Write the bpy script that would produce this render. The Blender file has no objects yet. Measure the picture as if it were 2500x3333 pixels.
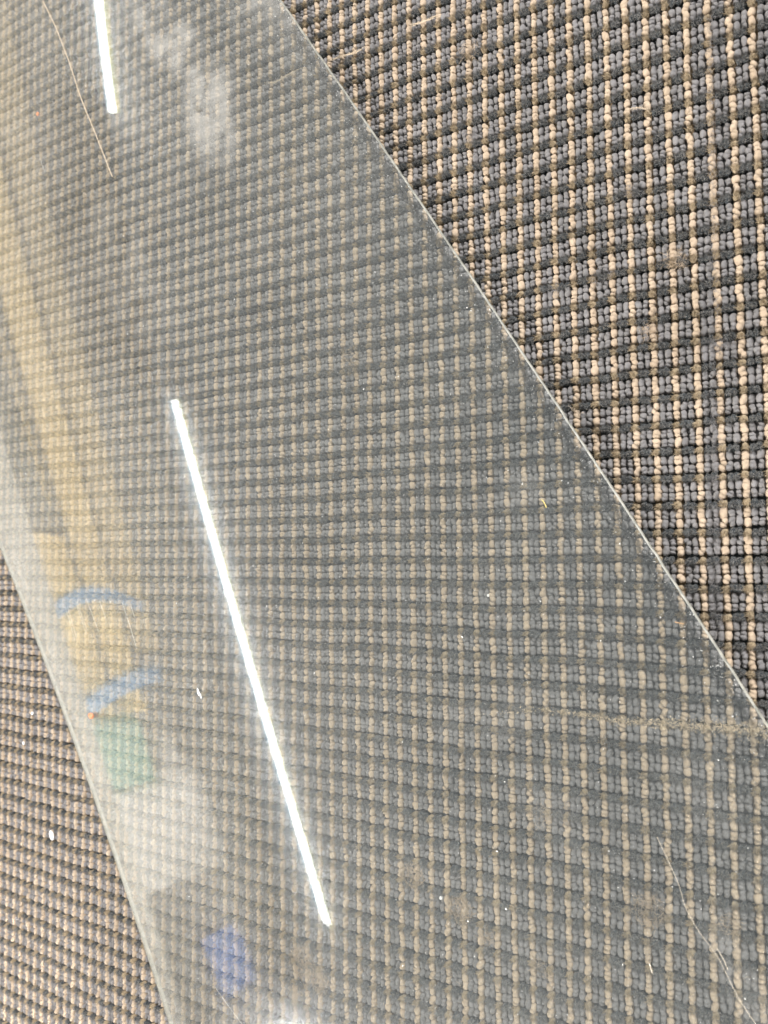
import bpy, math, random
import numpy as np
from mathutils import Matrix, Vector

rng = np.random.default_rng(11)
random.seed(4)
sc = bpy.context.scene
col = sc.collection

# ------------------------------------------------------------------ camera
CAM_H = 0.383
cd = bpy.data.cameras.new('Camera')
cam = bpy.data.objects.new('camera', cd)
col.objects.link(cam)
right = Vector((0.83355247, -0.00736971, -0.55239113))
down = Vector((-0.03719728, -0.99839052, -0.04281031))
fwd = Vector((-0.55118657, 0.05623209, -0.83248502))
cam.matrix_world = Matrix((
    (right.x, -down.x, -fwd.x, 0.0),
    (right.y, -down.y, -fwd.y, 0.0),
    (right.z, -down.z, -fwd.z, CAM_H),
    (0, 0, 0, 1)))
cd.sensor_fit = 'HORIZONTAL'
cd.sensor_width = 36.0
cd.lens = 36.0 * 2645.0 / 2500.0
cd.clip_start = 0.01
cd.clip_end = 100.0
cd.dof.use_dof = True
cd.dof.focus_distance = 0.43
cd.dof.aperture_fstop = 15.0
sc.camera = cam

# ------------------------------------------------------------------ world
w = bpy.data.worlds.new('World')
sc.world = w
w.use_nodes = True
nt = w.node_tree
nt.nodes.clear()
wo = nt.nodes.new('ShaderNodeOutputWorld')
bg = nt.nodes.new('ShaderNodeBackground')
tc = nt.nodes.new('ShaderNodeTexCoord')
sep = nt.nodes.new('ShaderNodeSeparateXYZ')
rp = nt.nodes.new('ShaderNodeValToRGB')
nt.links.new(tc.outputs['Generated'], sep.inputs[0])
mr = nt.nodes.new('ShaderNodeMapRange')
mr.inputs['From Min'].default_value = -0.2
mr.inputs['From Max'].default_value = 1.0
nt.links.new(sep.outputs['Z'], mr.inputs['Value'])
nt.links.new(mr.outputs['Result'], rp.inputs['Fac'])
e = rp.color_ramp.elements
e[0].position = 0.0; e[0].color = (0.50, 0.47, 0.42, 1)
e[1].position = 1.0; e[1].color = (0.50, 0.53, 0.53, 1)
m = rp.color_ramp.elements.new(0.45); m.color = (0.80, 0.80, 0.77, 1)
nt.links.new(rp.outputs['Color'], bg.inputs['Color'])
bg.inputs['Strength'].default_value = 0.9
nt.links.new(bg.outputs[0], wo.inputs['Surface'])

# ------------------------------------------------------------------ added area lights, sources unseen
def area(name, loc, target, sx, sy, power, color):
    ld = bpy.data.lights.new(name, 'AREA')
    ld.shape = 'RECTANGLE'; ld.size = sx; ld.size_y = sy
    ld.energy = power; ld.color = color
    o = bpy.data.objects.new(name, ld)
    col.objects.link(o)
    o.location = loc
    o.rotation_euler = (Vector(target) - Vector(loc)).to_track_quat('-Z', 'Y').to_euler()
    return o
area('added_side_key', (-2.0, -2.5, 1.25), (-0.4, -0.1, 0), 1.2, 0.9, 225, (1.0, 0.97, 0.93))  # added raking key light from the left, source unseen
area('added_far_fill', (1.9, 2.6, 2.6), (-0.2, 0, 0), 1.2, 0.8, 350, (1.0, 0.98, 0.96))  # added fill for the carpet, kept out of the sheet's mirror view
wl_ = area('added_wall_wash', (1.9, -0.7, 0.8), (-3.3, -0.7, 1.5), 0.5, 4.2, 980, (1.0, 0.96, 0.90))  # added wash that brightens the mirrored cabinet side, source unseen
wl_.data.spread = math.radians(36)

sc.view_settings.view_transform = 'Standard'
sc.view_settings.look = 'None'
sc.view_settings.exposure = 0.0
sc.view_settings.gamma = 1.0
sc.view_settings.use_curve_mapping = False
sc.cycles.transparent_max_bounces = 16
sc.cycles.sample_clamp_indirect = 4.0

# ------------------------------------------------------------------ helpers
def newmat(name):
    mt = bpy.data.materials.new(name)
    mt.use_nodes = True
    t = mt.node_tree
    t.nodes.clear()
    out = t.nodes.new('ShaderNodeOutputMaterial')
    return mt, t, out

def N(t, kind, **kw):
    n = t.nodes.new(kind)
    for k, v in kw.items():
        setattr(n, k, v)
    return n

def math_n(t, op, a, b=None, c=None, clamp=False):
    n = t.nodes.new('ShaderNodeMath'); n.operation = op; n.use_clamp = clamp
    for i, v in enumerate((a, b, c)):
        if v is None: continue
        if isinstance(v, (int, float)): n.inputs[i].default_value = v
        else: t.links.new(v, n.inputs[i])
    return n.outputs[0]

def principled(name, color, rough=0.6, spec=0.3, noise=0.15, scale=30.0, sheen=0.0):
    mt, t, out = newmat(name)
    b = N(t, 'ShaderNodeBsdfPrincipled')
    b.inputs['Roughness'].default_value = rough
    b.inputs['Specular IOR Level'].default_value = spec
    b.inputs['Sheen Weight'].default_value = sheen
    co = N(t, 'ShaderNodeTexCoord')
    nz = N(t, 'ShaderNodeTexNoise'); nz.inputs['Scale'].default_value = scale; nz.inputs['Detail'].default_value = 4
    t.links.new(co.outputs['Object'], nz.inputs['Vector'])
    mx = N(t, 'ShaderNodeMix', data_type='RGBA')
    mx.inputs['A'].default_value = tuple(c * (1 - noise) for c in color) + (1,)
    mx.inputs['B'].default_value = tuple(min(1, c * (1 + noise)) for c in color) + (1,)
    t.links.new(nz.outputs['Fac'], mx.inputs['Factor'])
    t.links.new(mx.outputs['Result'], b.inputs['Base Color'])
    t.links.new(b.outputs[0], out.inputs['Surface'])
    return mt

def mesh_obj(name, verts, faces, mats, parent=None, smooth=False, midx=None):
    me = bpy.data.meshes.new(name)
    me.from_pydata([tuple(v) for v in verts], [], [tuple(f) for f in faces])
    for mm in mats: me.materials.append(mm)
    if midx is not None:
        for p, i in zip(me.polygons, midx): p.material_index = i
    if smooth:
        for p in me.polygons: p.use_smooth = True
    me.update()
    o = bpy.data.objects.new(name, me)
    col.objects.link(o)
    if parent: o.parent = parent
    return o

def tag(o, label=None, cat=None, group=None, kind=None):
    if label: o['label'] = label
    if cat: o['category'] = cat
    if group: o['group'] = group
    if kind: o['kind'] = kind
    return o

def box_geo(x0, x1, y0, y1, z0, z1):
    v = [(x, y, z) for x in (x0, x1) for y in (y0, y1) for z in (z0, z1)]
    f = [(0, 1, 3, 2), (4, 6, 7, 5), (0, 4, 5, 1), (2, 3, 7, 6), (0, 2, 6, 4), (1, 5, 7, 3)]
    return v, f

def bevel_box(name, b, mat, parent=None, bev=0.006):
    v, f = box_geo(*b)
    o = mesh_obj(name, v, f, [mat], parent)
    md = o.modifiers.new('bevel', 'BEVEL'); md.width = bev; md.segments = 2
    return o

def empty(name, loc=(0, 0, 0)):
    o = bpy.data.objects.new(name, None)
    o.empty_display_size = 0.05
    col.objects.link(o)
    o.location = loc
    return o

# pixel of the photograph (2500 x 3333) -> point of the plane z
Rm = np.array([[0.83355247, -0.03719728, -0.55118657], [-0.00736971, -0.99839052, 0.05623209], [-0.55239113, -0.04281031, -0.83248502]])
def pix(x, y, z=0.0):
    d = Rm @ np.array([x - 1250.0, y - 1666.5, 2645.0])
    t = (z - CAM_H) / d[2]
    return np.array([d[0] * t, d[1] * t])

# ------------------------------------------------------------------ the carpet
PC, PR = 0.0095, 0.01245           # repeat of the beige column / of the cut-pile row
G = PC / 3
X0, Y0 = -0.08746 * 1.058, 0.08087 * 1.058

def smooth_noise(n, m, step, seed):
    r = np.random.default_rng(seed)
    a = r.normal(0, 1, (n // step + 3, m // step + 3))
    yi = np.arange(n) / step; xi = np.arange(m) / step
    y0 = yi.astype(int); x0 = xi.astype(int)
    fy = (yi - y0)[:, None]; fx = (xi - x0)[None, :]
    fy = fy * fy * (3 - 2 * fy); fx = fx * fx * (3 - 2 * fx)
    return ((a[y0][:, x0] * (1 - fx) + a[y0][:, x0 + 1] * fx) * (1 - fy)
            + (a[y0 + 1][:, x0] * (1 - fx) + a[y0 + 1][:, x0 + 1] * fx) * fy)

def yarn_mat(name, ca, cb, trans=0.0, sheen=0.35, tint=(1, .9, .8)):
    mt, t, out = newmat(name)
    b = N(t, 'ShaderNodeBsdfPrincipled')
    b.inputs['Roughness'].default_value = 0.95
    b.inputs['Specular IOR Level'].default_value = 0.12
    b.inputs['Sheen Weight'].default_value = sheen
    b.inputs['Sheen Roughness'].default_value = 0.45
    b.inputs['Sheen Tint'].default_value = tint + (1,)
    at = N(t, 'ShaderNodeAttribute'); at.attribute_name = 'tone'
    co = N(t, 'ShaderNodeTexCoord')
    mp = N(t, 'ShaderNodeMapping')
    mp.inputs['Rotation'].default_value = (0, 0, math.radians(35))
    mp.inputs['Scale'].default_value = (3200, 900, 2200)
    t.links.new(co.outputs['Object'], mp.inputs['Vector'])
    nz = N(t, 'ShaderNodeTexNoise'); nz.inputs['Scale'].default_value = 1.0; nz.inputs['Detail'].default_value = 3
    t.links.new(mp.outputs[0], nz.inputs['Vector'])
    big = N(t, 'ShaderNodeTexNoise'); big.inputs['Scale'].default_value = 14.0; big.inputs['Detail'].default_value = 5
    t.links.new(co.outputs['Object'], big.inputs['Vector'])
    f = math_n(t, 'ADD', math_n(t, 'MULTIPLY', at.outputs['Fac'], 0.55), math_n(t, 'MULTIPLY', nz.outputs['Fac'], 0.35))
    f = math_n(t, 'ADD', f, math_n(t, 'MULTIPLY', math_n(t, 'SUBTRACT', big.outputs['Fac'], 0.5), 0.9), clamp=True)
    mx = N(t, 'ShaderNodeMix', data_type='RGBA')
    mx.inputs['A'].default_value = ca + (1,); mx.inputs['B'].default_value = cb + (1,)
    t.links.new(f, mx.inputs['Factor'])
    t.links.new(mx.outputs['Result'], b.inputs['Base Color'])
    bp = N(t, 'ShaderNodeBump'); bp.inputs['Strength'].default_value = 0.9; bp.inputs['Distance'].default_value = 0.00025
    t.links.new(nz.outputs['Fac'], bp.inputs['Height'])
    t.links.new(bp.outputs[0], b.inputs['Normal'])
    if trans:
        tl = N(t, 'ShaderNodeBsdfTranslucent'); t.links.new(mx.outputs['Result'], tl.inputs['Color'])
        ms = N(t, 'ShaderNodeMixShader'); ms.inputs[0].default_value = trans
        t.links.new(b.outputs[0], ms.inputs[1]); t.links.new(tl.outputs[0], ms.inputs[2])
        t.links.new(ms.outputs[0], out.inputs['Surface'])
    else:
        t.links.new(b.outputs[0], out.inputs['Surface'])
    return mt

M_beige = yarn_mat('beige loop yarn', (0.35, 0.268, 0.192), (0.50, 0.398, 0.30), sheen=.25)
M_grey = yarn_mat('grey loop yarn', (0.135, 0.13, 0.13), (0.235, 0.225, 0.228), sheen=.25)
M_dark = yarn_mat('dark cut yarn', (0.055, 0.063, 0.069), (0.21, 0.218, 0.222), sheen=1.0, trans=.35)
M_tan = yarn_mat('tan cut yarn', (0.30, 0.24, 0.16), (0.56, 0.455, 0.32), trans=.4)
M_back = principled('carpet backing', (0.05, 0.05, 0.05), 1.0, 0.0)
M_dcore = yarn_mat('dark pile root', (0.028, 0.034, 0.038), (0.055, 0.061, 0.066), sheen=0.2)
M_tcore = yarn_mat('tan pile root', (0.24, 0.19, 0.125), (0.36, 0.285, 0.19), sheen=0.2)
YM = [M_beige, M_grey, M_dark, M_tan, M_back, M_dcore, M_tcore]

class Bulk:
    def __init__(s): s.v = []; s.f3 = []; s.m3 = []; s.f4 = []; s.m4 = []; s.t = []; s.n = 0
    def add(s, V, tri, quad, mats, tone):
        # V: (k, nv, 3), tri (nt,3), quad (nq,4), mats (k,), tone (k,)
        k, nv, _ = V.shape
        if k == 0: return
        base = s.n + np.arange(k)[:, None, None] * nv
        s.v.append(V.reshape(-1, 3)); s.t.append(np.repeat(tone, nv))
        if tri is not None and len(tri):
            s.f3.append((tri[None] + base).reshape(-1, 3)); s.m3.append(np.repeat(mats, len(tri)))
        if quad is not None and len(quad):
            s.f4.append((quad[None] + base).reshape(-1, 4)); s.m4.append(np.repeat(mats, len(quad)))
        s.n += k * nv
    def build(s, name, mats, smooth=True):
        me = bpy.data.meshes.new(name)
        V = np.concatenate(s.v).astype(np.float32)
        f3 = np.concatenate(s.f3) if s.f3 else np.zeros((0, 3), int)
        f4 = np.concatenate(s.f4) if s.f4 else np.zeros((0, 4), int)
        mi = np.concatenate(s.m3 + s.m4).astype(np.int32)
        loops = np.concatenate([f3.ravel(), f4.ravel()]).astype(np.int32)
        ln = np.concatenate([np.full(len(f3), 3), np.full(len(f4), 4)]).astype(np.int32)
        st = np.concatenate([[0], np.cumsum(ln)[:-1]]).astype(np.int32)
        me.vertices.add(len(V)); me.vertices.foreach_set('co', V.ravel())
        me.loops.add(len(loops)); me.loops.foreach_set('vertex_index', loops)
        me.polygons.add(len(ln)); me.polygons.foreach_set('loop_start', st); me.polygons.foreach_set('loop_total', ln)
        for mm in mats: me.materials.append(mm)
        me.polygons.foreach_set('material_index', mi)
        me.polygons.foreach_set('use_smooth', np.full(len(ln), smooth))
        a = me.attributes.new('tone', 'FLOAT', 'POINT')
        a.data.foreach_set('value', np.concatenate(s.t).astype(np.float32))
        me.update(calc_edges=True)
        me.validate()
        o = bpy.data.objects.new(name, me)
        col.objects.link(o)
        return o

def dome(nl, nr, span=2.0):
    """unit dome template: pole, nr rings of nl; returns unit vectors, tris, quads"""
    vs = [(0, 0, 1)]
    for r in range(1, nr + 1):
        th = span * r / nr
        for l in range(nl):
            ph = 2 * math.pi * (l + 0.5 * (r % 2)) / nl
            vs.append((math.sin(th) * math.cos(ph), math.sin(th) * math.sin(ph), math.cos(th)))
    tri = [(0, 1 + l, 1 + (l + 1) % nl) for l in range(nl)]
    quad = []
    for r in range(nr - 1):
        a = 1 + r * nl; b = a + nl
        for l in range(nl):
            quad.append((a + l, b + l, b + (l + 1) % nl, a + (l + 1) % nl))
    return np.array(vs), np.array(tri), np.array(quad)

# lattice of stitches
gx0 = int(math.floor((-0.95 - X0) / G)); gx1 = int(math.ceil((0.16 - X0) / G))
ry0 = int(math.floor((-0.62 - Y0) / PR)); ry1 = int(math.ceil((0.66 - Y0) / PR))
gi = np.arange(gx0, gx1); rj = np.arange(ry0, ry1)
nx, ny = len(gi), len(rj)
wobx = smooth_noise(ny, nx, 3, 1) * 0.00020 + smooth_noise(ny, nx, 14, 2) * 0.0003
woby = smooth_noise(ny, nx, 4, 3) * 0.00018 + smooth_noise(ny, nx, 12, 5) * 0.0003
cxs = X0 + gi * G
cys = Y0 + rj * PR
cx = cxs[None, :] + wobx
cy = cys[:, None] + woby
kindcol = (gi % 3 == 0)            # beige columns
GI = np.broadcast_to(gi[None, :], (ny, nx))
isb = np.broadcast_to(kindcol[None, :], (ny, nx))

def seen(x, y):
    d = np.stack([x, y, np.full_like(x, -CAM_H)], -1) @ Rm
    px = d[..., 0] / d[..., 2] * 2645 + 1250; py = d[..., 1] / d[..., 2] * 2645 + 1666.5
    return (px > -160) & (px < 2660) & (py > -160) & (py < 3500) & (d[..., 2] > 0)

T_hi, T_mid, T_lo = dome(18, 9, 2.1), dome(12, 6, 2.0), dome(6, 2, 1.9)
bulk = Bulk()
fib = Bulk()

def add_beads(T, x, y, z, sx, sy, sz, rot, mats, tone, groove, lump):
    U, tri, quad = T
    k = len(x)
    if k == 0: return
    ux, uy, uz = U[:, 0], U[:, 1], U[:, 2]
    # two-ply twist: a shallow diagonal groove across the bead
    ph = rng.uniform(-0.25, 0.25, k)[:, None]
    sg = np.sign(rng.normal(0.6, 1, k))[:, None]
    dgn = uy[None] * 1.0 + sg * ux[None] * 0.28 + ph
    rr = 1 - groove[:, None] * np.exp(-(dgn / 0.19) ** 2)
    # lumpy yarn
    a = rng.uniform(0, 6.28, (k, 3)); fr = rng.uniform(2, 4.2, (k, 3))
    rr = rr + lump * (np.sin(fr[:, :1] * ux + a[:, :1]) * np.cos(fr[:, 1:2] * uy + a[:, 1:2])) + rng.normal(0, lump * 0.35, (k, len(U)))
    qx = np.sign(ux) * np.abs(ux) ** .82; qy = np.sign(uy) * np.abs(uy) ** .78
    px = qx[None] * rr * sx[:, None]; py = qy[None] * rr * sy[:, None]; pz = uz[None] * rr * sz[:, None]
    # a squarer outline, as loops pressed against each other
    c, s = np.cos(rot)[:, None], np.sin(rot)[:, None]
    V = np.stack([px * c - py * s + x[:, None], px * s + py * c + y[:, None], pz + z[:, None]], -1)
    bulk.add(V, tri, quad, mats, tone)

def add_fibres(x, y, z, dx, dy, dz, ln, wd, mats, tone):
    k = len(x)
    if k == 0: return
    d = np.stack([dx, dy, dz], -1); d /= np.linalg.norm(d, axis=1)[:, None]
    side = np.cross(d, rng.normal(0, 1, (k, 3))); side /= np.linalg.norm(side, axis=1)[:, None]
    p = np.stack([x, y, z], -1)
    bend = rng.normal(0, 0.22, (k, 3)) * ln[:, None]
    midp = p + d * ln[:, None] * 0.55 + bend * 0.3
    tip = p + d * ln[:, None] + bend
    V = np.stack([p - side * wd[:, None], p + side * wd[:, None], midp + side * wd[:, None] * 0.8, midp - side * wd[:, None] * 0.8, tip], 1)
    fib.add(V, np.array([[3, 2, 4]]), np.array([[0, 1, 2, 3]]), mats, tone)

vis = seen(cx, cy)
near = vis & (cx > -0.36)
mid = vis & ~near
far = ~vis
lean_x = smooth_noise(ny, nx, 9, 21) * 0.35
lean_y = smooth_noise(ny, nx, 9, 22) * 0.35 - 0.35
worn = smooth_noise(ny, nx, 6, 31)

# loop beads: two per repeat below each cut-pile band (tan band centre sits on cy)
for sub, off in enumerate((-0.335, -0.672)):
    for msk, T in ((near, T_hi), (mid, T_mid), (far, T_lo)):
        x = cx[msk]; y = (cy + off * PR)[msk]; b = isb[msk]; k = len(x)
        x = x + rng.normal(0, 0.00016, k); y = y + rng.normal(0, 0.00020, k)
        z = np.where(b, -0.0023, -0.0027) + rng.normal(0, 0.00018, k)
        sx = np.where(b, 0.00163, 0.00151) * rng.normal(1, 0.08, k)
        sy = np.where(b, 0.00238, 0.00220) * rng.normal(1, 0.09, k)
        sz = np.where(b, 0.0027, 0.0025) * rng.normal(1, 0.06, k)
        mats = np.where(b, 0, 1)
        tone = np.clip(rng.normal(0.5, 0.24, k), 0, 1)
        groove = np.where(rng.uniform(0, 1, k) < .8, rng.uniform(0.22, 0.5, k), .08)
        add_beads(T, x, y, z, sx, sy, sz, rng.normal(0, 0.2, k), mats, tone, groove, 0.075)
        if T is not T_lo:
            nf = 8 if T is T_hi else 4
            xx = np.repeat(x, nf); yy = np.repeat(y, nf); kk = len(xx)
            th = rng.uniform(0, 6.28, kk); r = rng.uniform(0.3, 0.9, kk)
            fx = np.cos(th) * r; fy = np.sin(th) * r; fz = np.sqrt(1 - r * r)
            add_fibres(xx + fx * 0.0016, yy + fy * 0.0021, np.repeat(z, nf) + fz * 0.0021,
                       fx + rng.normal(0, .8, kk), fy + rng.normal(0, .8, kk), fz * 0.4 + rng.normal(0, .3, kk),
                       rng.uniform(0.0005, 0.0015, kk), np.full(kk, 0.000045), np.repeat(mats, nf), np.clip(np.repeat(tone, nf) + 0.35, 0, 1))

# cut-pile tufts
for msk, T, nf in ((near, T_mid, 90), (mid, T_mid, 60), (far, T_lo, 0)):
    x = cx[msk]; y = cy[msk]; b = isb[msk]; k = len(x)
    g = GI[msk] % 3
    x = x + np.where(g == 1, 0.0004, np.where(g == 2, -0.0004, 0)) + rng.normal(0, 0.00015, k)
    y = y + rng.normal(0, 0.0003, k)
    z = np.full(k, -0.0022) + rng.normal(0, 0.00022, k)
    sx = np.where(b, 0.0014, 0.0012) * rng.normal(1, 0.08, k)
    sy = np.where(b, 0.0016, 0.0016) * rng.normal(1, 0.08, k)
    sz = np.where(b, 0.0021, 0.0022) * rng.normal(1, 0.06, k)
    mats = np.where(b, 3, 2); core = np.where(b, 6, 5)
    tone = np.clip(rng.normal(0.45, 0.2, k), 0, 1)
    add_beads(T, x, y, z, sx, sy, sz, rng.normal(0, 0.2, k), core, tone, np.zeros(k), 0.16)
    if nf:
        lx = np.repeat(lean_x[msk] + rng.normal(0, .25, k), nf); ly = np.repeat(lean_y[msk] + rng.normal(0, .25, k), nf)
        R_ = lambda a: np.repeat(a, nf)
        kk = k * nf
        th = rng.uniform(0, 6.28, kk); r = np.sqrt(rng.uniform(0, 1, kk)) * 1.0
        fx = np.cos(th) * r; fy = np.sin(th) * r; fz = np.sqrt(np.clip(1 - r * r, 0.0, 1))
        add_fibres(R_(x) + fx * R_(sx) * 0.95, R_(y) + fy * R_(sy) * 0.95, R_(z) + fz * R_(sz) * 0.85,
                   fx * 0.45 + lx * .8 + rng.normal(0, .3, kk), fy * 0.3 + ly * .8 + rng.normal(0, .3, kk), 0.95 + rng.normal(0, .2, kk),
                   rng.uniform(0.0010, 0.0026, kk), rng.uniform(0.00008, 0.00017, kk), R_(mats), np.clip(R_(tone) + rng.normal(0.0, .45, kk), 0, 1))

# frayed places, where pulled fibres lie over the loops
def fray(px, py, n, rad, mat, tone=0.8, lnm=0.0045):
    c = pix(px, py); n = int(n * 1.5)
    th = rng.uniform(0, 6.28, n); r = rad * np.sqrt(rng.uniform(0, 1, n))
    a = rng.uniform(0, 6.28, n)
    add_fibres(c[0] + r * np.cos(th), c[1] + r * np.sin(th), rng.uniform(-0.0004, 0.0010, n), np.cos(a), np.sin(a), rng.uniform(-.1, .45, n),
               rng.uniform(0.3, 1, n) * lnm, np.full(n, 0.00007), np.full(n, mat), np.clip(rng.normal(tone, .2, n), 0, 1))
for q in [(985, 3130, 420, .010, 0), (1040, 3190, 240, .007, 0), (965, 3230, 90, .006, 3), (1345, 2850, 220, .007, 0), (1500, 2960, 260, .007, 0),
          (1585, 3050, 90, .005, 0), (1420, 2930, 90, .006, 1), (1750, 3150, 60, .005, 0), (2115, 2965, 260, .008, 0), (2380, 3010, 90, .005, 0),
          (2200, 850, 110, .005, 0), (1960, 900, 60, .005, 1), (2350, 1120, 60, .004, 1), (1800, 950, 50, .004, 1), (1525, 170, 90, .006, 0),
          (1140, 1160, 80, .005, 0), (1150, 1200, 80, .005, 3), (2110, 1080, 60, .004, 0), (950, 560, 60, .004, 3), (1540, 450, 50, .004, 1),
          (1850, 2640, 70, .006, 1), (1760, 2660, 70, .006, 0), (1560, 1660, 60, .005, 1), (500, 700, 70, .007, 0), (2050, 620, 50, .004, 1)]:
    fray(*q[:4], q[4])
# one gauge line where grey lint has worked loose, to the right of the sheet
for yy in np.arange(60, 2100, 34):
    fray(2312 + 22 * (yy / 2100) + rng.normal(0, 4), yy, 16, .0018, 1, .55, .0035)

pile = bulk.build('carpet', YM)
tag(pile, kind='structure')
fuzz = fib.build('carpet_fuzz', YM, smooth=False)
tag(fuzz, 'fine fibres standing out of the carpet yarn', 'carpet fibres', kind='stuff')

# woven-looking floor that carries on beyond the modelled pile
def floor_mat():
    mt, t, out = newmat('carpet seen far off')
    b = N(t, 'ShaderNodeBsdfPrincipled'); b.inputs['Roughness'].default_value = 1.0; b.inputs['Specular IOR Level'].default_value = 0.05
    co = N(t, 'ShaderNodeTexCoord'); s = N(t, 'ShaderNodeSeparateXYZ'); t.links.new(co.outputs['Object'], s.inputs[0])
    fx = math_n(t, 'FRACT', math_n(t, 'DIVIDE', math_n(t, 'ADD', s.outputs['X'], 20 * PC * 100 - X0 + G / 2), PC))
    fy = math_n(t, 'FRACT', math_n(t, 'DIVIDE', math_n(t, 'ADD', s.outputs['Y'], 20 * PR * 100 - Y0 + PR * .17), PR))
    bx = math_n(t, 'LESS_THAN', fx, 0.333); by = math_n(t, 'LESS_THAN', fy, 0.36)
    m1 = N(t, 'ShaderNodeMix', data_type='RGBA'); m1.inputs['A'].default_value = (0.14, .13, .13, 1); m1.inputs['B'].default_value = (.42, .31, .20, 1); t.links.new(bx, m1.inputs['Factor'])
    m2 = N(t, 'ShaderNodeMix', data_type='RGBA'); m2.inputs['A'].default_value = (0.04, .045, .047, 1); m2.inputs['B'].default_value = (.18, .13, .08, 1); t.links.new(bx, m2.inputs['Factor'])
    m3 = N(t, 'ShaderNodeMix', data_type='RGBA'); t.links.new(m1.outputs['Result'], m3.inputs['A']); t.links.new(m2.outputs['Result'], m3.inputs['B']); t.links.new(by, m3.inputs['Factor'])
    t.links.new(m3.outputs['Result'], b.inputs['Base Color']); t.links.new(b.outputs[0], out.inputs['Surface'])
    return mt
fo = mesh_obj('floor', [(-3.3, -4, -.0040), (3, -4, -.0040), (3, 5, -.0040), (-3.3, 5, -.0040)], [(0, 1, 2, 3)], [floor_mat()])
tag(fo, kind='structure')

# ------------------------------------------------------------------ the curved clear sheet
d2 = np.array([0.541, -0.841]); d2 /= np.linalg.norm(d2)
n2 = np.array([-d2[1], d2[0]])
S0, S1, ALPHA = -0.5145, -0.0847, math.radians(14)
RC = (S1 - S0) / 2 / math.sin(ALPHA); SCN = (S0 + S1) / 2
ZC = 0.003 - RC * math.cos(ALPHA)
THK = 0.003
def edge_s(t):
    """left and right cut edges, which bow a little along the sheet"""
    l = S0 + EL(t); r = S1 + ER(t)
    return l, r
_L = np.array([pix(x * 1.50693, y * 1.50693, .003) for x, y in [(0, 1165), (75, 1360), (160, 1580), (240, 1790), (300, 1960), (370, 2212)]])
_R = np.array([pix(x * 1.50693, y * 1.50693, .003) for x, y in [(600, 0), (730, 172), (815, 290), (1000, 585), (1165, 820), (1330, 1072), (1500, 1312), (1655, 1565)]])
def fitc(P, s0):
    t = P @ d2; s = P @ n2 - s0
    c = np.polyfit(t, s, 2)
    t0, t1 = t.min() - .03, t.max() + .03
    def f(x):
        xc = np.clip(x, t0, t1)
        return np.polyval(c, xc) + (x - xc) * np.polyval(np.polyder(c), xc)
    return f
EL, ER = fitc(_L, S0), fitc(_R, S1)
def sheet_pt(t, s, dz=0.0):
    a = (s - SCN) / RC
    a = max(-0.9, min(0.9, a))
    h = ZC + RC * math.sqrt(1 - a * a)
    nrm = (a, math.sqrt(1 - a * a))
    p = d2 * t + n2 * (s + nrm[0] * dz)
    return Vector((p[0], p[1], h + nrm[1] * dz))

def sheet_hit(px, py, dz=0.0):
    """(t, s) of the sheet under a pixel"""
    d = Rm @ np.array([px - 1250.0, py - 1666.5, 2645.0])
    ds = d[:2] @ n2; a = ds * ds + d[2] ** 2
    b = 2 * ((0 - SCN) * ds + (CAM_H - ZC) * d[2]); R_ = RC + dz
    c = SCN ** 2 + (CAM_H - ZC) ** 2 - R_ * R_
    q = (-b - math.sqrt(b * b - 4 * a * c)) / 2 / a
    P = d * q
    return P[:2] @ d2, P[:2] @ n2

TA, TB = -0.85, 0.52
nt_, ns_ = 140, 90
def sheet_grid(dz):
    V = []
    for i in range(nt_ + 1):
        t = TA + (TB - TA) * i / nt_
        l, r = edge_s(t)
        for j in range(ns_ + 1):
            s = l + (r - l) * j / ns_
            V.append(sheet_pt(t, s, dz))
    return V

root = empty('plastic_sheet', (0, 0, 0))
tag(root, 'clear curved plastic sheet bulging up off the checked carpet, dusty, with long lamp reflections', 'plastic sheet')

def reflect_smear(t, co, cx_, cy_, ang, lx, ly, soft=1.0):
    """elliptical mask of a painted reflection or smear on the sheet in its own (x, y) plane"""
    mp = N(t, 'ShaderNodeMapping', vector_type='TEXTURE')
    mp.inputs['Location'].default_value = (cx_, cy_, 0)
    mp.inputs['Rotation'].default_value = (0, 0, ang)
    mp.inputs['Scale'].default_value = (lx, ly, 10)
    t.links.new(co, mp.inputs['Vector'])
    ln = N(t, 'ShaderNodeVectorMath', operation='LENGTH')
    t.links.new(mp.outputs[0], ln.inputs[0])
    mr_ = N(t, 'ShaderNodeMapRange', interpolation_type='SMOOTHSTEP')
    mr_.inputs['From Min'].default_value = 1.0; mr_.inputs['From Max'].default_value = 1.0 - 0.6 * soft
    t.links.new(ln.outputs['Value'], mr_.inputs['Value'])
    return mr_.outputs['Result']

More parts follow.
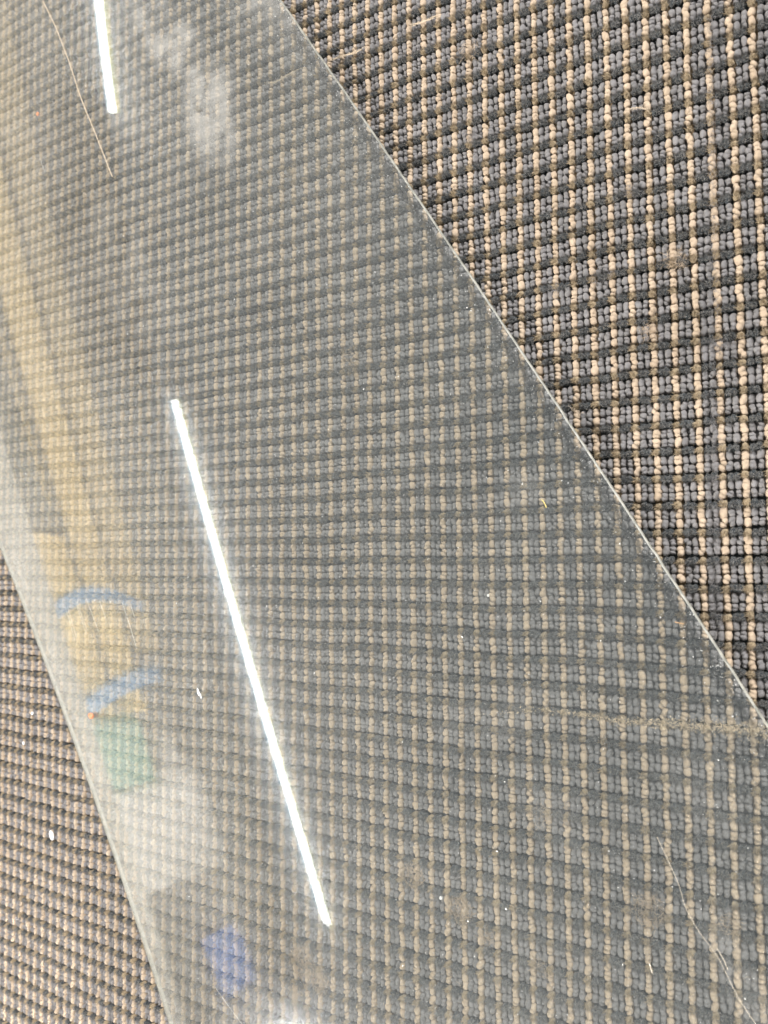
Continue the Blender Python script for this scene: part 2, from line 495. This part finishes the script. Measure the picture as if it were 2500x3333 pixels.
def sheet_mat(top):
    mt, t, out = newmat('clear sheet, dusty top' if top else 'clear sheet underside')
    ge = N(t, 'ShaderNodeNewGeometry')
    dt = N(t, 'ShaderNodeVectorMath', operation='DOT_PRODUCT')
    t.links.new(ge.outputs['Normal'], dt.inputs[0]); t.links.new(ge.outputs['Incoming'], dt.inputs[1])
    c = math_n(t, 'MAXIMUM', math_n(t, 'ABSOLUTE', dt.outputs['Value']), 0.03)
    F0 = 0.055
    fr = math_n(t, 'ADD', math_n(t, 'MULTIPLY', math_n(t, 'POWER', math_n(t, 'SUBTRACT', 1.0, c), 5.0), 1 - F0), F0)
    tr = N(t, 'ShaderNodeBsdfTransparent')
    tr.inputs['Color'].default_value = (0.955, 0.965, 0.945, 1) if top else (0.975, 0.985, 0.98, 1)
    gl = N(t, 'ShaderNodeBsdfGlossy'); gl.inputs['Roughness'].default_value = 0.004
    gl.inputs['Color'].default_value = (1, 1, 1, 1)
    mx = N(t, 'ShaderNodeMixShader'); t.links.new(fr, mx.inputs[0]); t.links.new(tr.outputs[0], mx.inputs[1]); t.links.new(gl.outputs[0], mx.inputs[2])
    if not top:
        t.links.new(mx.outputs[0], out.inputs['Surface'])
        return mt
    co = N(t, 'ShaderNodeTexCoord').outputs['Object']
    # broad haze and a fine dust grain
    n1 = N(t, 'ShaderNodeTexNoise'); n1.inputs['Scale'].default_value = 16; n1.inputs['Detail'].default_value = 6; n1.inputs['Roughness'].default_value = .6
    n2_ = N(t, 'ShaderNodeTexNoise'); n2_.inputs['Scale'].default_value = 850; n2_.inputs['Detail'].default_value = 3
    t.links.new(co, n1.inputs['Vector']); t.links.new(co, n2_.inputs['Vector'])
    mrn = N(t, 'ShaderNodeMapRange'); mrn.inputs['From Min'].default_value = .35; mrn.inputs['From Max'].default_value = .75
    mrn.inputs['To Min'].default_value = 0.5; mrn.inputs['To Max'].default_value = 1.5
    t.links.new(n1.outputs['Fac'], mrn.inputs['Value'])
    mrg = N(t, 'ShaderNodeMapRange'); mrg.inputs['From Min'].default_value = .45; mrg.inputs['From Max'].default_value = .8
    mrg.inputs['To Min'].default_value = 0.7; mrg.inputs['To Max'].default_value = 2.6
    t.links.new(n2_.outputs['Fac'], mrg.inputs['Value'])
    dust = math_n(t, 'MULTIPLY', math_n(t, 'MULTIPLY', mrn.outputs[0], mrg.outputs[0]), DUST)
    sm = None
    for (px, py, ang, lx, ly, soft, amt) in REFLECT_SMEARS:
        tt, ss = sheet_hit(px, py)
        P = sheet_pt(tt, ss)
        v = math_n(t, 'MULTIPLY', reflect_smear(t, co, P.x, P.y, ang, lx, ly, soft), amt)
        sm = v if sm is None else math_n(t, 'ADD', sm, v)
    n3 = N(t, 'ShaderNodeTexNoise'); n3.inputs['Scale'].default_value = 45; n3.inputs['Detail'].default_value = 7; n3.inputs['Distortion'].default_value = .8
    t.links.new(co, n3.inputs['Vector'])
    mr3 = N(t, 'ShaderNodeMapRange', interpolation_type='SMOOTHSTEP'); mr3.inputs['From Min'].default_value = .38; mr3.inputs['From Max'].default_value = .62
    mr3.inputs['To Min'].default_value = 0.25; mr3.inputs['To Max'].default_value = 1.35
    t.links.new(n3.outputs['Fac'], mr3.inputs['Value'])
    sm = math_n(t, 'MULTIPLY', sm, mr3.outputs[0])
    dust = math_n(t, 'ADD', dust, sm)  # painted pale reflections share the mix with the dust cover
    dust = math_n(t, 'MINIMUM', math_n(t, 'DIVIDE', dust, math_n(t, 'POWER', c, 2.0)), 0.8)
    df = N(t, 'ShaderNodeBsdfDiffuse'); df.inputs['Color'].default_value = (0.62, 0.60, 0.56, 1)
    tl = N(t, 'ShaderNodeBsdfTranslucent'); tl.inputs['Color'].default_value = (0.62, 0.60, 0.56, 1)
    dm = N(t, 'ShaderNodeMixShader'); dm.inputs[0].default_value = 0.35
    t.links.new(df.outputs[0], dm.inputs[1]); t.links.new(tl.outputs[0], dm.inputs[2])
    # dust also scatters the lamps into a soft glow around their mirror image
    rg = N(t, 'ShaderNodeBsdfGlossy'); rg.inputs['Roughness'].default_value = 0.145; rg.inputs['Color'].default_value = (0.9, 0.94, 1, 1)
    hz = N(t, 'ShaderNodeMixShader')
    t.links.new(math_n(t, 'MULTIPLY', mrg.outputs[0], HALO), hz.inputs[0])
    t.links.new(mx.outputs[0], hz.inputs[1]); t.links.new(rg.outputs[0], hz.inputs[2])
    fin = N(t, 'ShaderNodeMixShader')
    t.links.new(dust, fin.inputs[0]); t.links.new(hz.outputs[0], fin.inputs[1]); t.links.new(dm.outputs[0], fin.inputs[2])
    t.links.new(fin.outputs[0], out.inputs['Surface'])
    return mt

DUST, HALO = 0.030, 0.080
REFLECT_SMEARS = [  # pale mirrored blobs painted into the sheet colour, along with smears
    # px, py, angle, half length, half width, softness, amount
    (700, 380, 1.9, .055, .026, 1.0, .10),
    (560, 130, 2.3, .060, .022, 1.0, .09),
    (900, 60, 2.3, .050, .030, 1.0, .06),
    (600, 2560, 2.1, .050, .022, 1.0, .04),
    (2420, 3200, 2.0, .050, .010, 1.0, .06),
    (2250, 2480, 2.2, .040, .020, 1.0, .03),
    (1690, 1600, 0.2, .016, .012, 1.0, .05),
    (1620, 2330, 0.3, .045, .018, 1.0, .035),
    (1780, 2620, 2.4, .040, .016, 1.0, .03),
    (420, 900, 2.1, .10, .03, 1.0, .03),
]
gridT, gridB = sheet_grid(THK), sheet_grid(0.0)
W1 = ns_ + 1
fT = [(i * W1 + j, (i + 1) * W1 + j, (i + 1) * W1 + j + 1, i * W1 + j + 1) for i in range(nt_) for j in range(ns_)]
NB = len(gridT)
fB = [(NB + i * W1 + j, NB + i * W1 + j + 1, NB + (i + 1) * W1 + j + 1, NB + (i + 1) * W1 + j) for i in range(nt_) for j in range(ns_)]
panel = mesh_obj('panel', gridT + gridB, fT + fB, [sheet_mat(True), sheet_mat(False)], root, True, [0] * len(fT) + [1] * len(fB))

def edge_mat():
    mt, t, out = newmat('ground sheet edge')
    co = N(t, 'ShaderNodeTexCoord')
    nz = N(t, 'ShaderNodeTexNoise'); nz.inputs['Scale'].default_value = 260; nz.inputs['Detail'].default_value = 5
    t.links.new(co.outputs['Object'], nz.inputs['Vector'])
    rmp = N(t, 'ShaderNodeValToRGB'); t.links.new(nz.outputs['Fac'], rmp.inputs[0])
    rmp.color_ramp.elements[0].position = .3; rmp.color_ramp.elements[0].color = (.14, .14, .12, 1)
    rmp.color_ramp.elements[1].position = .75; rmp.color_ramp.elements[1].color = (.34, .33, .29, 1)
    b = N(t, 'ShaderNodeBsdfPrincipled'); b.inputs['Roughness'].default_value = .45
    t.links.new(rmp.outputs[0], b.inputs['Base Color'])
    t.links.new(b.outputs[0], out.inputs['Surface'])
    return mt
ME = edge_mat()
def edge_strip(side):
    V = []; n = 260
    for i in range(n + 1):
        t = TA + (TB - TA) * i / n
        l, r = edge_s(t)
        s = r if side > 0 else l
        jag = rng.normal(0, .00008)
        # rounded, slightly chipped cut: underside, belly, top lip
        for ds, dz in ((0.0, 0.0), (.00045, .0006), (.0006, .0015), (.00045, .0024), (0.0, THK), (-.0005, THK + .00006)):
            V.append(sheet_pt(t, s + side * (ds + jag), dz))
    F = []
    for i in range(n):
        for j in range(5):
            a = i * 6 + j
            F.append((a, a + 1, a + 7, a + 6))
    return mesh_obj('edge', V, F, [ME], root, True)
for sd in (1, -1):
    o = edge_strip(sd)
    o['label'] = 'bright frosted cut edge on the right' if sd > 0 else 'thin pale cut edge on the left'

# fine scratches running along the sheet
M_scr = principled('scratched plastic', (.75, .72, .66), .5, .5)
def ribbon(name, pts, wd, mat, parent=None, lift=0.0001, taper=True, thick=0.00006):
    """thin raised line following the sheet between pixels"""
    P = []
    for (x, y) in pts:
        tt, ss = sheet_hit(x, y, THK)
        P.append((tt, ss))
    P = np.array(P)
    # resample
    seg = np.r_[0, np.cumsum(np.hypot(*np.diff(P, axis=0).T))]
    n = max(6, int(seg[-1] / .002))
    q = np.linspace(0, seg[-1], n)
    T_ = np.interp(q, seg, P[:, 0]); S_ = np.interp(q, seg, P[:, 1])
    V = []; F = []
    for i in range(n):
        a = max(0, i - 1); b = min(n - 1, i + 1)
        d = np.array([T_[b] - T_[a], S_[b] - S_[a]]); d /= np.linalg.norm(d)
        w_ = wd * (math.sin(math.pi * min(1, max(0.0, (i + .3) / n))) ** .4 if taper else 1) * random.uniform(.7, 1.2)
        for (u, z) in ((-1, 0), (0, thick), (1, 0)):
            V.append(sheet_pt(T_[i] - d[1] * w_ * u, S_[i] + d[0] * w_ * u, THK + lift + z))
    for i in range(n - 1):
        for j in range(2):
            a = i * 3 + j
            F.append((a, a + 1, a + 4, a + 3))
        F.append((i * 3 + 2, i * 3, i * 3 + 3, i * 3 + 5))
    return mesh_obj(name, V, F, [mat], parent)
for pts in ([(213, 1975), (228, 2020), (245, 2085)], [(220, 1972), (238, 2030), (250, 2075)], [(246, 1952), (262, 2005), (284, 2065)],
            [(252, 1955), (270, 2012), (286, 2050)], [(280, 1942), (296, 1985), (322, 2055)], [(325, 1955), (345, 2010)],
            [(398, 1958), (425, 2040), (446, 2110)], [(425, 1965), (440, 2010)],
            [(130, 515), (146, 560)], [(700, 3210), (750, 3280), (790, 3333)]):
    ribbon('scratch', pts, .00010, M_scr, root)

# ------------------------------------------------------------------ things lying on the sheet
M_dust = principled('pale dust', (.85, .84, .82), .7, .4)
M_lint = principled('beige lint', (.55, .45, .34), .9, .1)
M_hair = principled('pale hair', (.42, .37, .30), .4, .5)

def strand(name, pts3, rad, mat, label, cat, group=None, wob=0.0, n=60):
    P = np.array(pts3, float)
    seg = np.r_[0, np.cumsum(np.linalg.norm(np.diff(P, axis=0), axis=1))]
    q = np.linspace(0, seg[-1], n)
    # smooth interpolation
    X = np.stack([np.interp(q, seg, P[:, i]) for i in range(3)], 1)
    for _ in range(6): X[1:-1] = (X[:-2] + 2 * X[1:-1] + X[2:]) / 4
    X[:, :2] += np.cumsum(rng.normal(0, wob, (n, 2)), 0) * .3
    V = []; F = []
    for i in range(n):
        a = X[max(0, i - 1)]; b = X[min(n - 1, i + 1)]
        d = Vector(b - a).normalized(); s = d.cross(Vector((0, 0, 1))).normalized(); u = s.cross(d)
        for k in range(5):
            an = 2 * math.pi * k / 5
            V.append(Vector(X[i]) + (s * math.cos(an) + u * math.sin(an)) * rad)
    for i in range(n - 1):
        for k in range(5):
            F.append((i * 5 + k, i * 5 + (k + 1) % 5, (i + 1) * 5 + (k + 1) % 5, (i + 1) * 5 + k))
    o = mesh_obj(name, V, F, [mat], None, True)
    return tag(o, label, cat, group)

def on_sheet(pts, lift=.0003):
    out = []
    for x, y in pts:
        a, b = sheet_hit(x, y, THK)
        out.append(tuple(sheet_pt(a, b, THK + lift)))
    return out
def on_carpet(pts, z=.0003):
    return [(*pix(x, y, z), z) for x, y in pts]

strand('thread', on_sheet([(140, 5), (180, 85), (225, 200), (265, 325), (320, 460), (366, 578)]), .00028, M_lint,
       'long tan thread lying on the hazy upper left of the clear sheet', 'thread', wob=.00012)
strand('hair', on_sheet([(2135, 2725), (2165, 2790), (2205, 2880), (2228, 2960), (2275, 3040), (2330, 3110), (2365, 3180), (2405, 3260), (2455, 3330)]), .00010, M_hair,
       'long glinting hair curving down to the bottom right corner of the sheet', 'hair', wob=.00008, n=90)
strand('hair', on_sheet([(2330, 3085), (2352, 3125), (2362, 3160)], .0005), .00014, M_hair,
       'short bright kinked hair beside the long one at the bottom right', 'hair', wob=.0002, n=30)
strand('fibre', on_sheet([(1760, 1628), (1770, 1640), (1775, 1655)]), .0002, principled('straw fibre', (.75, .60, .2), .5, .3),
       'tiny yellow straw fibre on the right half of the sheet', 'fibre', n=10)
strand('fibre', on_sheet([(2192, 2027), (2222, 2034)]), .0002, principled('orange fibre', (.45, .28, .15), .5, .3),
       'short orange fibre near the right cut edge of the sheet', 'fibre', n=8)
strand('fibre', on_sheet([(2111, 3136), (2121, 3168)]), .00022, M_hair,
       'short cream fibre low on the sheet, left of the long hair', 'fibre', n=8)

def lint(pts, name_label, n=9, rad=.00010, spread=.0010, where=on_carpet):
    """a loose strand of several wandering filaments, one mesh"""
    base = np.array(where(pts)); V = []; F = []
    for q in range(n):
        m_ = 40
        seg = np.r_[0, np.cumsum(np.linalg.norm(np.diff(base, axis=0), axis=1))]
        a = rng.uniform(0, .35) * seg[-1]; b = seg[-1] * rng.uniform(.6, 1)
        s_ = np.linspace(a, b, m_)
        X = np.stack([np.interp(s_, seg, base[:, i]) for i in range(3)], 1)
        wv = np.cumsum(rng.normal(0, 1, (m_, 3)), 0); wv -= wv.mean(0)
        wv = wv / (np.abs(wv).max() + 1e-9)
        X += wv * [spread, spread, spread * .3] + [0, 0, .0003]
        o0 = len(V)
        for i in range(m_):
            d = Vector(X[min(m_ - 1, i + 1)] - X[max(0, i - 1)]).normalized(); s = d.cross(Vector((0, 0, 1))).normalized(); u = s.cross(d)
            for k in range(3):
                an = 2.094 * k
                V.append(Vector(X[i]) + (s * math.cos(an) + u * math.sin(an)) * rad)
        for i in range(m_ - 1):
            for k in range(3):
                F.append((o0 + i * 3 + k, o0 + i * 3 + (k + 1) % 3, o0 + (i + 1) * 3 + (k + 1) % 3, o0 + (i + 1) * 3 + k))
    o = mesh_obj('lint_strand', V, F, [M_lint], None, True)
    tag(o, name_label, 'lint', 'lint strands on the carpet')
lint([(1062, 200), (1110, 185), (1160, 170), (1200, 150)], 'frayed beige lint strand on bare carpet just right of the sheet edge near the top')
lint([(1325, 85), (1365, 75), (1410, 60), (1440, 50)], 'smaller pale lint strand on bare carpet at the top, second from the sheet')
lint([(855, 275), (900, 265), (950, 240), (985, 225)], 'beige lint strand seen through the sheet beside its upper right edge', spread=.0012)
lint([(2035, 355), (2090, 350), (2120, 362)], 'faint lint curl on the carpet at the upper right', n=4)
lint([(1850, 1320), (1870, 1338), (1900, 1345)], 'tiny lint curl on the carpet beside the right cut edge of the sheet', n=4, rad=.00008)

def crumb(name, px, py, sx, sy, sz, mat, label, cat, where='sheet', rot=0.0, seed=0, group=None):
    r = np.random.default_rng(seed)
    U, tri, quad = dome(12, 8, math.pi * .97)
    q = 1 + .16 * np.sin(3.1 * U[:, 0] + r.uniform(0, 6)) * np.cos(2.7 * U[:, 1] + r.uniform(0, 6)) + r.normal(0, .05, len(U))
    V = U * q[:, None] * [sx, sy, sz]
    c, s = math.cos(rot), math.sin(rot)
    V = np.stack([V[:, 0] * c - V[:, 1] * s, V[:, 0] * s + V[:, 1] * c, V[:, 2]], 1)
    V[:, 2] -= V[:, 2].min()
    if where == 'sheet':
        a, b = sheet_hit(px, py, THK); p = sheet_pt(a, b, THK)
    else:
        g = pix(px, py, 0); p = Vector((g[0], g[1], -.0004))
    bot = len(V); V = np.vstack([V, [[0, 0, 0]]])
    last = len(U) - 12
    F = [tuple(x) for x in tri] + [tuple(x) for x in quad] + [(last + i, bot, last + (i + 1) % 12) for i in range(12)]
    o = mesh_obj(name, V, F, [mat], None, True)
    o.location = p
    return tag(o, label, cat, group)
M_clay = principled('red brown clay', (.62, .27, .15), .8, .2, .35, 900)
M_chip = principled('white paint chip', (.86, .85, .84), .4, .4, .05)
crumb('clay_crumb', 304, 2327, .0024, .0021, .0016, M_clay, 'small red brown crumb on the sheet near its left cut edge', 'crumb', seed=3)
crumb('clay_crumb', 125, 372, .0010, .0014, .0008, M_clay, 'tiny orange brown speck on the hazy upper left of the sheet', 'crumb', seed=5)
crumb('paint_chip', 172, 2717, .0016, .0036, .0014, M_chip, 'white oblong paint chip on the bare carpet at lower left', 'paint chip', 'carpet', rot=.55, seed=6)
crumb('paint_chip', 107, 2321, .0013, .0013, .0008, M_chip, 'small pale round chip on the bare carpet close to the left cut edge', 'paint chip', 'carpet', seed=8)
crumb('paint_chip', 78, 2419, .0009, .0014, .0007, M_chip, 'tiny pale flake on the bare carpet, left of the other chips', 'paint chip', 'carpet', seed=9)
crumb('paint_chip', 1437, 2921, .0010, .0010, .0009, M_chip, 'round white grain below the sheet under its lower middle', 'paint chip', 'carpet', seed=12)
crumb('paint_chip', 648, 2252, .0007, .0024, .0005, M_chip, 'bright white fleck on the sheet left of the long lamp reflection', 'paint chip', rot=.35, seed=14)
crumb('paint_chip', 655, 2264, .0005, .0016, .0004, M_chip, 'slimmer white fleck touching the brighter one left of the long lamp reflection', 'paint chip', rot=.35, seed=15)
crumb('paint_chip', 1590, 1938, .0007, .0008, .0006, M_chip, 'tiny white grain below the sheet right of its middle', 'paint chip', 'carpet', seed=16)

# dust: countless grains on the sheet, one object
def grains(name, pts, size, mat, label, cat):
    k = len(pts)
    tet = np.array([(1, 0, -.6), (-.5, .87, -.6), (-.5, -.87, -.6), (0, 0, 1.0)])
    V = np.repeat(tet[None], k, 0) * rng.uniform(.5, 1.3, (k, 4, 1)) * size[:, None, None]
    a = rng.uniform(0, 6.28, k); c, s = np.cos(a)[:, None], np.sin(a)[:, None]
    st = rng.uniform(.6, 2.2, k)[:, None]
    x = V[..., 0] * st; V = np.stack([x * c - V[..., 1] * s, x * s + V[..., 1] * c, V[..., 2] * .6], -1)
    V = V + np.array(pts)[:, None, :]
    tri = np.array([(0, 2, 1), (0, 1, 3), (1, 2, 3), (2, 0, 3)])
    F = (tri[None] + (np.arange(k) * 4)[:, None, None]).reshape(-1, 3)
    o = mesh_obj(name, V.reshape(-1, 3), F, [mat])
    return tag(o, label, cat, kind='stuff')
pts = []
szs = []
while len(pts) < 10000:
    t = rng.uniform(-.60, .42); l, r = edge_s(t)
    u = rng.beta(1.5, 1.0)
    s = l + (r - l) * u
    pts.append(tuple(sheet_pt(t, s, THK + .00003)))
    szs.append(.00011 * rng.lognormal(0, .45))
grains('dust', pts, np.array(szs), M_dust, 'white dust grains scattered over the whole clear sheet', 'dust')
# grains gathered along the right-hand edge
pts = []; szs = []
for _ in range(2600):
    t = rng.uniform(-.55, .30); l, r = edge_s(t)
    s = r - abs(rng.normal(0, .007)) - .0004
    pts.append(tuple(sheet_pt(t, s, THK + .00003))); szs.append(.00011 * rng.lognormal(0, .5))
grains('edge_dust', pts, np.array(szs), M_dust, 'grey dust gathered along the right cut edge of the sheet', 'dust')
# a line of sawdust-like dirt
M_saw = principled('tan grit', (.36, .31, .23), .9, .1, .3, 900)
pts = []; szs = []
line = [(1560, 2325), (1750, 2312), (1915, 2330), (1990, 2348), (2100, 2356), (2250, 2362), (2380, 2372), (2500, 2385)]
lx_, ly_ = zip(*line)
for _ in range(2600):
    q = rng.beta(2.2, 1.0); x = 1540 + 990 * q
    y = np.interp(x, lx_, ly_) + rng.normal(0, 1) * (5 + 12 * max(0, (x - 1900) / 600))
    a, b = sheet_hit(x, y, THK)
    if b > edge_s(a)[1]: continue
    pts.append(tuple(sheet_pt(a, b, THK + .0001))); szs.append(.00018 * rng.lognormal(0, .35))
grains('grit_line', pts, np.array(szs), M_saw, 'line of tan grit across the sheet to its right edge', 'grit')
# short stray fibres on the sheet
V = []; F = []
for _ in range(260):
    t = rng.uniform(-.55, .40); l, r = edge_s(t); s = l + (r - l) * rng.uniform(.02, .98)
    a = rng.uniform(0, 6.28); L = rng.uniform(.0006, .0035); wv = .00004; cv = rng.normal(0, .8)
    o0 = len(V)
    for i in range(5):
        q = i / 4; aa = a + cv * q
        V.append(sheet_pt(t + math.cos(aa) * L * q - math.sin(aa) * wv, s + math.sin(aa) * L * q + math.cos(aa) * wv, THK + .0001))
        V.append(sheet_pt(t + math.cos(aa) * L * q + math.sin(aa) * wv, s + math.sin(aa) * L * q - math.cos(aa) * wv, THK + .0001))
        V.append(sheet_pt(t + math.cos(aa) * L * q, s + math.sin(aa) * L * q, THK + .00018))
    for i in range(4):
        b = o0 + i * 3
        F += [(b, b + 2, b + 5, b + 3), (b + 2, b + 1, b + 4, b + 5), (b + 1, b, b + 3, b + 4)]
tag(mesh_obj('loose_fibres', V, F, [M_hair]), 'short loose pale fibres strewn over the clear sheet', 'fibres', kind='stuff')

# ------------------------------------------------------------------ what the sheet mirrors: lamps and the far side of the room
def emit(name, colr, st):
    mt, t, out = newmat(name)
    em = N(t, 'ShaderNodeEmission'); em.inputs['Color'].default_value = colr + (1,); em.inputs['Strength'].default_value = st
    t.links.new(em.outputs[0], out.inputs['Surface'])
    return mt
M_house = principled('white lamp housing', (.8, .8, .8), .4, .4, .03)
M_fringe_cool = emit('cool fringe strip', (.35, .72, 1.0), 2.6)  # bluish fringe of the mirrored lamp, made as an added glowing strip
M_white = emit('lamp strip white', (1, 1, .98), 18)
M_fringe_warm = emit('warm fringe strip', (1.0, .95, .38), 2.4)  # yellowish fringe of the mirrored lamp, likewise an added strip
def lamp(p0, p1, label, flip=False):
    a = Vector((p0[0], p0[1], 0)); b = Vector((p1[0], p1[1], 0)); L = (b - a).length
    r_ = empty('ceiling_lamp', ((a.x + b.x) / 2, (a.y + b.y) / 2, 2.7))
    r_.rotation_euler = (0, 0, math.atan2(b.y - a.y, b.x - a.x))
    tag(r_, label, 'ceiling lamp', 'ceiling lamps mirrored in the sheet')
    bevel_box('housing', (-L / 2, L / 2, -.085, .085, .012, .07), M_house, r_, .01)
    mats = [M_fringe_cool, M_white, M_white, M_white, M_fringe_warm]  # outer two imitate colour fringes; only the white ones are the lamp
    ys = [(-.082, -.044), (-.044, -.020), (-.010, .010), (.020, .044), (.044, .068)]
    if flip: mats = mats[::-1]
    for mm, (y0, y1) in zip(mats, ys):
        v, f = box_geo(-L / 2 + .01, L / 2 - .01, y0 + .0005, y1 - .0005, -.004, .011)
        o = mesh_obj('light_strip', v, f, [mm], r_)
    return r_
lamp((-3.12, .92), (-2.67, -1.91), 'long ceiling lamp mirrored as the white streak down the middle of the sheet')
lamp((-3.22, 2.70), (-3.16, 4.6), 'ceiling lamp mirrored as the short streak at the top left of the sheet', True)

M_ply = principled('tan plywood', (.84, .66, .37), .6, .2, .12, 6)
M_ply2 = principled('pale plywood', (.60, .50, .33), .6, .2, .10, 6)
M_wall = principled('grey wall paint', (.17, .17, .16), .9, .1, .06, 3)
M_pale = principled('pale panel', (.43, .42, .375), .8, .1, .05, 3)
M_gap = principled('dark gap', (.09, .09, .08), .8, .1)
M_blue = principled('blue painted steel', (.24, .38, .56), .5, .3)
M_green = principled('green plastic', (.22, .34, .28), .5, .3)
M_cup = principled('pale cupboard paint', (.84, .83, .79), .7, .2, .06, 3)
M_navy = principled('blue plastic', (.15, .27, .66), .5, .3)
M_white2 = principled('white plastic', (.5, .49, .47), .5, .3)

wl = mesh_obj('wall', *box_geo(-3.62, -3.5, -4.0, 5.0, -.0040, 2.9), [M_wall])
tag(wl, 'plain grey wall behind the shelving mirrored along the left of the sheet', 'wall')
cab = empty('shelving_cabinet', (-3.3, .6, 0))
tag(cab, 'long tan plywood cabinet with dark shelf gap mirrored down the left side of the sheet', 'cabinet')
def cb(name, y0, y1, z0, z1, mat, x0=-3.45, x1=-3.3):
    return bevel_box(name, (x0 + 3.3, x1 + 3.3, y0 - .6, y1 - .6, z0, z1), mat, cab, .004)
cb('upper_panel', -.92, 3.6, 1.184, 1.50, M_ply)
cb('shelf_gap', -.92, 3.6, 1.112, 1.182, M_gap, x1=-3.33)
cb('top_gap', -.62, 3.6, 1.502, 1.575, M_gap, x1=-3.33)
cb('top_panel', -.62, 3.6, 1.577, 1.86, M_ply2)
cb('lower_panel', -.98, -.12, .78, 1.110, M_ply)
cb('open_bay', -.10, 3.6, .80, 1.110, M_gap, x1=-3.36)
cb('bay_rail', .02, 3.6, 1.06, 1.085, M_ply, x0=-3.36, x1=-3.34)
base = bevel_box('storage_bench', (-3.40, -3.12, -3.9, 3.9, -.0040, .72), M_pale)
tag(base, 'low pale bench mirrored as the milky band along the left cut edge', 'bench')
def bent_post(pts, wd, label):
    """flat steel bar bent along (y, z) points"""
    P = np.array(pts); n = 24
    z = np.linspace(P[0, 1], P[-1, 1], n); y = np.polyval(np.polyfit(P[:, 1], P[:, 0], 2), z)
    z0 = z[0]; y0 = y[0]
    V = []; F = []
    for i in range(n):
        for (dx, dy) in ((-.03, -wd), (.03, -wd), (.03, wd), (-.03, wd)):
            V.append((dx, y[i] - y0 + dy, z[i] - z0))
    for i in range(n - 1):
        for k in range(4):
            F.append((i * 4 + k, i * 4 + (k + 1) % 4, (i + 1) * 4 + (k + 1) % 4, (i + 1) * 4 + k))
    F += [(3, 2, 1, 0), tuple((n - 1) * 4 + k for k in range(4))]
    o = mesh_obj('post', V, F, [M_blue])
    o.location = (-3.22, y0, z0)
    return tag(o, label, 'post', 'blue posts on the bench')
bent_post([(-.45, .721), (-.38, .95), (-.355, 1.18), (-.36, 1.45), (-.38, 1.74)], .030, 'blue upright post mirrored as the higher short blue arc over tan')
bent_post([(-.86, .721), (-.79, 1.12), (-.73, 1.5), (-.71, 1.74)], .036, 'blue upright post mirrored as the lower blue arc above the green patch')
def prop(name, y0, y1, z0, z1, mat, label, cat, x=-3.3):
    o = bevel_box(name, (-.1, .1, -(y1 - y0) / 2, (y1 - y0) / 2, 0, z1 - z0), mat, None, .02)
    o.location = (x, (y0 + y1) / 2, z0)
    tag(o, label, cat)
prop('green_crate', -1.22, -.93, .721, 1.33, M_green, 'green crate mirrored as the green patch below the blue arcs', 'crate')
prop('pale_cupboard', -1.70, -1.24, .721, 1.95, M_cup, 'pale cupboard mirrored as the milky patch below the green one', 'cupboard')
prop('blue_bin', -2.32, -2.10, 1.35, 1.9, M_navy, 'blue bin mirrored as the blue patch low in the sheet', 'bin')
prop('white_panel', -2.66, -2.40, 1.2, 2.0, M_white2, 'white board mirrored as the pale streaks at the bottom of the sheet', 'board')
